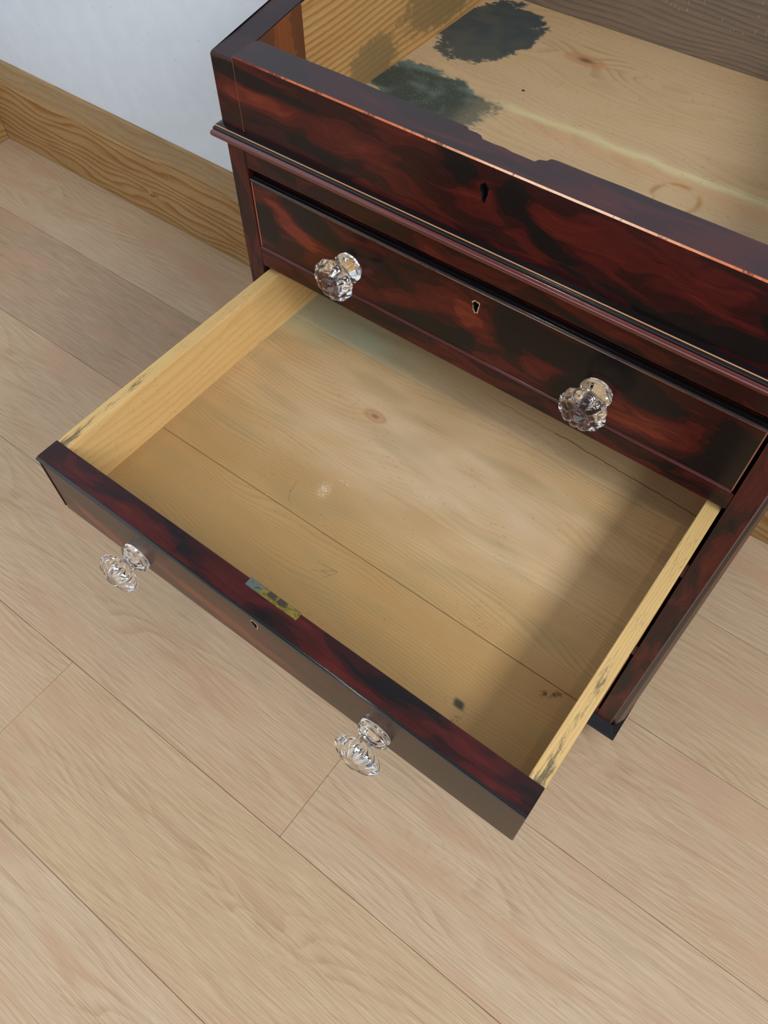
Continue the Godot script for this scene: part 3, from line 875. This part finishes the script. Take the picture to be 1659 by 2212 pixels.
	for q in [[0.0, 0.0452], [XR - 0.0448, XR]]:
		var us := side_board("upper_side", q[0], q[1], [Vector2(ZB, 1.206), Vector2(0.0, 1.206), Vector2(0.0, 1.3155), Vector2(-0.003, slope(-0.015)), Vector2(-0.055, slope(-0.055)), Vector2(ZB, slope(ZB))], um(Vector3(-0.03, 1.206, -0.8), Vector2(1.0, 0.12), 2), M.rim_side, chest)
		tag(us, "side of the open tray, its dark worn top rising towards the back")
	# veneer on the ends of the left side, seen on the front
	bar("corner_veneer", Vector3(0.0004, 1.2065, -0.001), Vector3(0.0452, 1.3160, 0.0012), 0.0005, um(Vector3(0, 1.206, 0), Vector2(XR, 0.119)), M.upper, chest)
	bar("joint_line", Vector3(0.0453, 1.2068, -0.0008), Vector3(0.0461, H - 0.0018, 0.0006), 0.0, um(Vector3.ZERO, Vector2(1, 1)), M.joint_glue, chest)
	side_board("corner_block", 0.040, 0.0462, [Vector2(-0.160, 1.15), Vector2(-0.039, 1.15), Vector2(-0.039, slope(-0.039) - 0.002), Vector2(-0.160, slope(-0.160) - 0.002)], um(Vector3(0.2, 0.7, 0), Vector2(0.5, 0.1), 1, 2), M.corner, chest)
	side_board("tray_lining", 0.040, 0.0458, [Vector2(ZB + 0.03, 1.14), Vector2(-0.1602, 1.14), Vector2(-0.1602, slope(-0.1602) - 0.004), Vector2(ZB + 0.03, slope(ZB + 0.03) - 0.004)], um(Vector3(0, 1.143, -0.76), Vector2(0.76, 0.184), 2), M.lining, chest)
	bar("tray_back", Vector3(0.0452, 1.13, ZB), Vector3(XR - 0.0448, slope(ZB), ZB + 0.03), 0.001, um(Vector3(0, 1.143, 0), Vector2(1.0, 0.184)), M.backboard, chest)
	bar("tray_side", Vector3(0.034, 1.13, ZB), Vector3(0.0452, 1.207, -0.038), 0.0005, um(Vector3(0, 1.143, -0.76), Vector2(0.76, 0.184), 2), M.lining, chest)
	bar("tray_side", Vector3(XR - 0.05, 1.13, ZB + 0.03), Vector3(XR - 0.0440, H - 0.004, -0.038), 0.0005, um(Vector3(0, 1.143, -0.76), Vector2(0.76, 0.184), 2), M.lining, chest)
	var mt := um(Vector3(0, 0, -0.76), Vector2(1.0, 0.76))
	bar("tray_bottom_board", Vector3(0.034, 1.128, -0.4165), Vector3(XR - 0.044, 1.1440, -0.0380), 0.0012, mt, M.tray, chest)
	bar("tray_bottom_board", Vector3(0.034, 1.128, ZB + 0.03), Vector3(XR - 0.044, 1.1428, -0.4172), 0.0012, mt, M.tray, chest)
	# drawers
	drawer(0.9785, 1.1250, 0.0, "drawer_a", [[0.2530, 1.0418, 0.1], [0.7220, 1.0413, 0.35]], Vector2(0.502, 1.091), false, chest, "closed top drawer with two glass knobs")
	drawer(0.7820, 0.9274, 0.5488, "drawer_b", [[0.2360, 0.8150, 0.2], [0.7250, 0.8257, 0.5]], Vector2(0.506, 0.896), true, chest, "drawer pulled out, its pine inside empty")
	drawer(0.4360, 0.7235, 0.0, "drawer_b", [[0.2450, 0.5800, 0.0], [0.7230, 0.5800, 0.2]], Vector2(0.502, 0.66), false, chest, "closed drawer under the pulled-out one")
	drawer(0.0710, 0.3920, 0.0, "drawer_a", [[0.2450, 0.2300, 0.0], [0.7230, 0.2300, 0.2]], Vector2(0.502, 0.33), false, chest, "closed bottom drawer")

# ---------------------------------------------------------------- room
const WX1 := 4.2     # right wall
const WZ1 := 6.0     # front wall
const CEIL := 5.1

func build_room() -> void:
	var fl := node("floor", V(0.9, -FEET, 2.0))
	tag(fl, "pale oak laminate floor laid in staggered planks", "", "structure")
	bar("underlay", Vector3(XL - 0.3, -FEET - 0.06, -1.1), Vector3(WX1 + 0.3, -FEET - 0.012, WZ1 + 0.3), 0.0, um(Vector3.ZERO, Vector2(1, 1)), M.groove, fl)
	var w := 0.381
	var starts := {-1: 0.02, 0: 0.3, 1: 0.5, 2: 0.504, 3: -0.24, 4: 1.6}
	var pick := {"-1": "c", "0": "a", "1": "d", "2": "b", "3": "b", "4": "c"}
	var rng := RandomNumberGenerator.new()
	rng.seed = 77
	for k in range(-1, 18):
		var z0 := -0.475 + w * k
		var off: float = starts[k] if starts.has(k) else rng.randf_range(0.0, 2.4)
		var x := off - 2.4 * ceilf((off - XL + 0.05) / 2.4)
		var i := 0
		while x < WX1:
			var a := maxf(x, XL - 0.04)
			var b := minf(x + 2.4, WX1 + 0.02)
			var key: String = ["a", "b", "c", "d"][rng.randi() % 4]
			var flip := 0.0
			if k == 2 and absf(x + 1.896) < 0.01: key = "a"
			elif k == 3 and absf(x + 0.24) < 0.01: key = "b"
			elif k == 2 and absf(x - 0.504) < 0.01: key = "d"
			elif k == 0 and x < 0.0: key = "c"
			elif k == 1 and x < 0.0: key = "a"; 
			elif k == -1: key = "d"
			elif k == 4: key = "d"
			if k == 1 or k == 0 or k == 4: flip = 0.5
			var o := Vector3(x - flip, 0, z0)
			if b - a > 0.05:
				bar("floor_plank", Vector3(a + 0.0004, -FEET - 0.012, z0 + 0.0004), Vector3(b - 0.0004, -FEET, minf(z0 + w, WZ1 + 0.02) - 0.0004), 0.0012, um(o, Vector2(2.4, 0.381)), M["plank_" + key], fl)
			x += 2.4
			i += 1
	# walls with thickness; the right and front walls have window openings
	var uw := um(Vector3.ZERO, Vector2(2, 2))
	var wb := new_st()
	board(wb, Vector3(XL - 0.3, -FEET - 0.06, ZW - 0.27), Vector3(WX1 + 0.3, CEIL, ZW - 0.036), 0.0, uw)
	tag(commit(wb, "wall_back", M.wall), "pale blue-white painted wall behind the chest", "", "structure")
	var wl := new_st()
	board(wl, Vector3(XL - 0.3, -FEET - 0.06, ZW - 0.036), Vector3(XL - 0.036, CEIL, WZ1 + 0.3), 0.0, uw)
	tag(commit(wl, "wall_left", M.wall), "pale painted wall left of the chest", "", "structure")
	windowed_wall("wall_right", 0, WX1, WX1 + 0.3, ZW - 0.036, WZ1 + 0.3, WIN_R, uw)
	windowed_wall("wall_front", 2, WZ1, WZ1 + 0.3, XL - 0.036, WX1, WIN_F, uw)
	var ce := new_st()
	board(ce, Vector3(XL - 0.3, CEIL, ZW - 0.3), Vector3(WX1 + 0.3, CEIL + 0.2, WZ1 + 0.3), 0.0, uw)
	tag(commit(ce, "ceiling", M.ceiling_paint), "white ceiling", "", "structure")
	# baseboards: flat face, small step, sloped dusty shoulder, rounded top
	var prof := [Vector2(0.0, -FEET), Vector2(0.0, 0.188), Vector2(-0.002, 0.193), Vector2(-0.004, 0.195), Vector2(-0.005, 0.201), Vector2(-0.020, 0.247), Vector2(-0.0235, 0.262), Vector2(-0.026, 0.272), Vector2(-0.030, 0.279), Vector2(-0.037, 0.279)]
	baseboard("baseboard_back", prof, false)
	baseboard("baseboard_left", prof, true)
	window("window_1", 0, WX1 + 0.12, WIN_R)
	window("window_2", 2, WZ1 + 0.12, WIN_F)
	for q in [[-0.6, 1.2, "nearest the back wall and the left wall"], [1.6, 1.2, "nearest the back wall and the right window"], [-0.6, 3.6, "nearest the front window and the left wall"], [1.6, 3.6, "nearest the front window and the right wall"]]: downlight(q[0], q[1], q[2])

# small recessed lamps in the ceiling, outside the picture
func downlight(x: float, z: float, which: String) -> void:
	var st := new_st()
	var sg := new_st()
	var m := um(Vector3.ZERO, Vector2(1, 1))
	for j in 24:
		var a := TAU * j / 24.0
		var b := TAU * (j + 1) / 24.0
		var pa := Vector3(cos(a), 0, sin(a))
		var pb := Vector3(cos(b), 0, sin(b))
		var c := Vector3(x, CEIL - 0.012, z)
		face(st, [c + pa * 0.06, c + pb * 0.06, c + pb * 0.085, c + pa * 0.085], Vector3(0, -1, 0), m)
		face(st, [c + pa * 0.085, c + pb * 0.085, c + pb * 0.085 + Vector3(0, 0.012, 0), c + pa * 0.085 + Vector3(0, 0.012, 0)], (pa + pb).normalized(), m)
		face(sg, [c + Vector3(0, 0.002, 0), c + pa * 0.06 + Vector3(0, 0.002, 0), c + pb * 0.06 + Vector3(0, 0.002, 0)], Vector3(0, -1, 0), m)
	var root := node("ceiling_lamp", V(x, CEIL - 0.012, z))
	tag(root, "small round recessed ceiling lamp " + which, "lamp", "", "recessed ceiling lamps")
	commit(st, "lamp_rim", M.white_paint, root)
	commit(sg, "lamp_disc", M.lamp_glow, root)
	var l := SpotLight3D.new()
	l.name = "lamp_light"
	l.position = V(x, CEIL - 0.03, z) - org[root]
	l.rotation.x = -PI / 2
	l.spot_angle = 60.0
	l.spot_range = 8.0
	l.spot_attenuation = 2.0
	l.light_size = 0.03
	l.light_energy = 0.2
	l.light_color = Color(1.0, 0.95, 0.88)
	l.shadow_enabled = true
	root.add_child(l)

const WIN_R := [-0.3, 4.1, 3.30, 4.72]    # along, along, low, high
const WIN_F := [-2.2, 2.4, 0.65, 2.4]

func windowed_wall(called: String, ax: int, p0: float, p1: float, a0: float, a1: float, w: Array, uw: Dictionary) -> void:
	var st := new_st()
	for q in [[a0, w[0], -FEET - 0.06, CEIL], [w[1], a1, -FEET - 0.06, CEIL], [w[0], w[1], -FEET - 0.06, w[2]], [w[0], w[1], w[3], CEIL]]:
		if ax == 0: board(st, Vector3(p0, q[2], q[0]), Vector3(p1, q[3], q[1]), 0.0, uw)
		else: board(st, Vector3(q[0], q[2], p0), Vector3(q[1], q[3], p1), 0.0, uw)
	tag(commit(st, called, M.room_paint), "white painted wall with a window opening", "", "structure")

func window(called: String, ax: int, p: float, w: Array) -> void:
	var root := node(called, V(p, w[2], (w[0] + w[1]) / 2) if ax == 0 else V((w[0] + w[1]) / 2, w[2], p))
	tag(root, "white framed window letting in daylight", "", "structure")
	var uw := um(Vector3.ZERO, Vector2(2, 2))
	var put := func(st: SurfaceTool, q: Array, t: float) -> void:
		if ax == 0: board(st, Vector3(p - t, q[2], q[0]), Vector3(p + t, q[3], q[1]), 0.004, uw)
		else: board(st, Vector3(q[0], q[2], p - t), Vector3(q[1], q[3], p + t), 0.004, uw)
	var f := 0.07
	var mid: float = (w[0] + w[1]) / 2
	for q in [[w[0], w[1], w[2], w[2] + f], [w[0], w[1], w[3] - f, w[3]], [w[0], w[0] + f, w[2] + f, w[3] - f], [w[1] - f, w[1], w[2] + f, w[3] - f], [mid - f / 2, mid + f / 2, w[2] + f, w[3] - f]]:
		var st := new_st()
		put.call(st, q, 0.05)
		commit(st, "window_frame", M.white_paint, root)
	for q in [[w[0] + f, mid - f / 2, w[2] + f, w[3] - f], [mid + f / 2, w[1] - f, w[2] + f, w[3] - f]]:
		var st := new_st()
		put.call(st, q, 0.006)
		commit(st, "pane", M.pane, root)

func baseboard(called: String, prof: Array, left: bool) -> void:
	var st := new_st()
	for i in prof.size() - 1:
		var a: Vector2 = prof[i]
		var b: Vector2 = prof[i + 1]
		var t := (b - a).normalized()
		var n := Vector2(t.y, -t.x)
		if left:
			var m := um(Vector3(0, -FEET, 0.4), Vector2(2.4, 0.37), 2)
			m.va = 1
			face(st, [Vector3(XL + a.x, a.y, ZW + 0.002), Vector3(XL + a.x, a.y, WZ1), Vector3(XL + b.x, b.y, WZ1), Vector3(XL + b.x, b.y, ZW + 0.002)], Vector3(n.x, n.y, 0), m)
		else:
			var m := um(Vector3(XL, -FEET, 0), Vector2(2.4, 0.37), 0)
			m.va = 1
			face(st, [Vector3(XL - 0.03, a.y, ZW + a.x), Vector3(WX1, a.y, ZW + a.x), Vector3(WX1, b.y, ZW + b.x), Vector3(XL - 0.03, b.y, ZW + b.x)], Vector3(0, n.y, n.x), m)
	if left:
		var endp := PackedVector2Array()
		for q in prof: endp.append(Vector2(XL + q.x, q.y))
		endp.append(Vector2(XL - 0.037, -FEET))
		poly(st, endp, ZW + 0.002, 2, -1.0, um(Vector3.ZERO, Vector2(1, 1)))
	tag(commit(st, called, M.skirt), "varnished pine baseboard with a sloped dusty top edge" if not left else "varnished pine baseboard end butting into the corner", "", "structure")

# ---------------------------------------------------------------- main
func area(called: String, at: Vector3, look: Vector3, size: Vector2, energy: float, c: Color) -> void:
	var l := AreaLight3D.new()
	l.name = called
	l.area_size = size
	l.light_energy = energy
	l.light_color = c
	l.area_normalize_energy = true
	l.area_range = 12.0
	l.shadow_enabled = true
	add_child(l)
	l.look_at_from_position(at, look, Vector3.UP)

func _ready() -> void:
	var cam := Camera3D.new()
	cam.name = "camera"
	cam.fov = 65.316
	cam.near = 0.02
	cam.transform = Transform3D(Basis(Vector3(0.79724, -0.00933, -0.60359), Vector3(-0.50037, 0.54914, -0.66939), Vector3(0.3377, 0.83568, 0.43313)).orthonormalized(), Vector3(0.48011, 1.01167, 0.41268))
	add_child(cam)
	cam.current = true
	var env := Environment.new()
	var sky := Sky.new()
	var sm := ProceduralSkyMaterial.new()
	sm.sky_top_color = Color(0.72, 0.82, 0.95)
	sm.sky_horizon_color = Color(0.92, 0.95, 1.0)
	sm.ground_horizon_color = Color(0.80, 0.82, 0.82)
	sm.ground_bottom_color = Color(0.55, 0.55, 0.52)
	sm.energy_multiplier = 1.0
	sky.sky_material = sm
	env.background_mode = Environment.BG_SKY
	env.sky = sky
	env.tonemap_mode = Environment.TONE_MAPPER_LINEAR
	env.tonemap_exposure = 0.82
	env.sdfgi_enabled = true
	env.ssao_enabled = true
	env.ssil_enabled = true
	var we := WorldEnvironment.new()
	we.name = "environment"
	we.environment = env
	add_child(we)
	# daylight through the high window on the right and, weaker, the window behind the viewer
	area("window_daylight_right", Vector3(2.06, 2.05, 0.95), Vector3(0.0, 2.05, 0.95), Vector2(2.1, 0.62), 9.5, Color(0.97, 0.985, 1.0))
	area("window_daylight_front", Vector3(0.05, 0.80, 2.96), Vector3(0.05, 0.80, 0.0), Vector2(2.2, 0.8), 1.6, Color(0.85, 0.93, 1.0))
	make_materials()
	mat("rose_bead", "", 0.17, 0.7).albedo_color = c8(92, 34, 31)
	mat("rose_dark", "rose", 0.3, 0.4).albedo_color = c8(232, 212, 212)
	var rs := mat("rim_side", "rim", 0.34, 0.45)
	rs.albedo_color = c8(178, 186, 200)
	mat("corner", "lining", 0.5).albedo_color = c8(176, 126, 100)
	make_knob()
	build_room()
	build_chest()
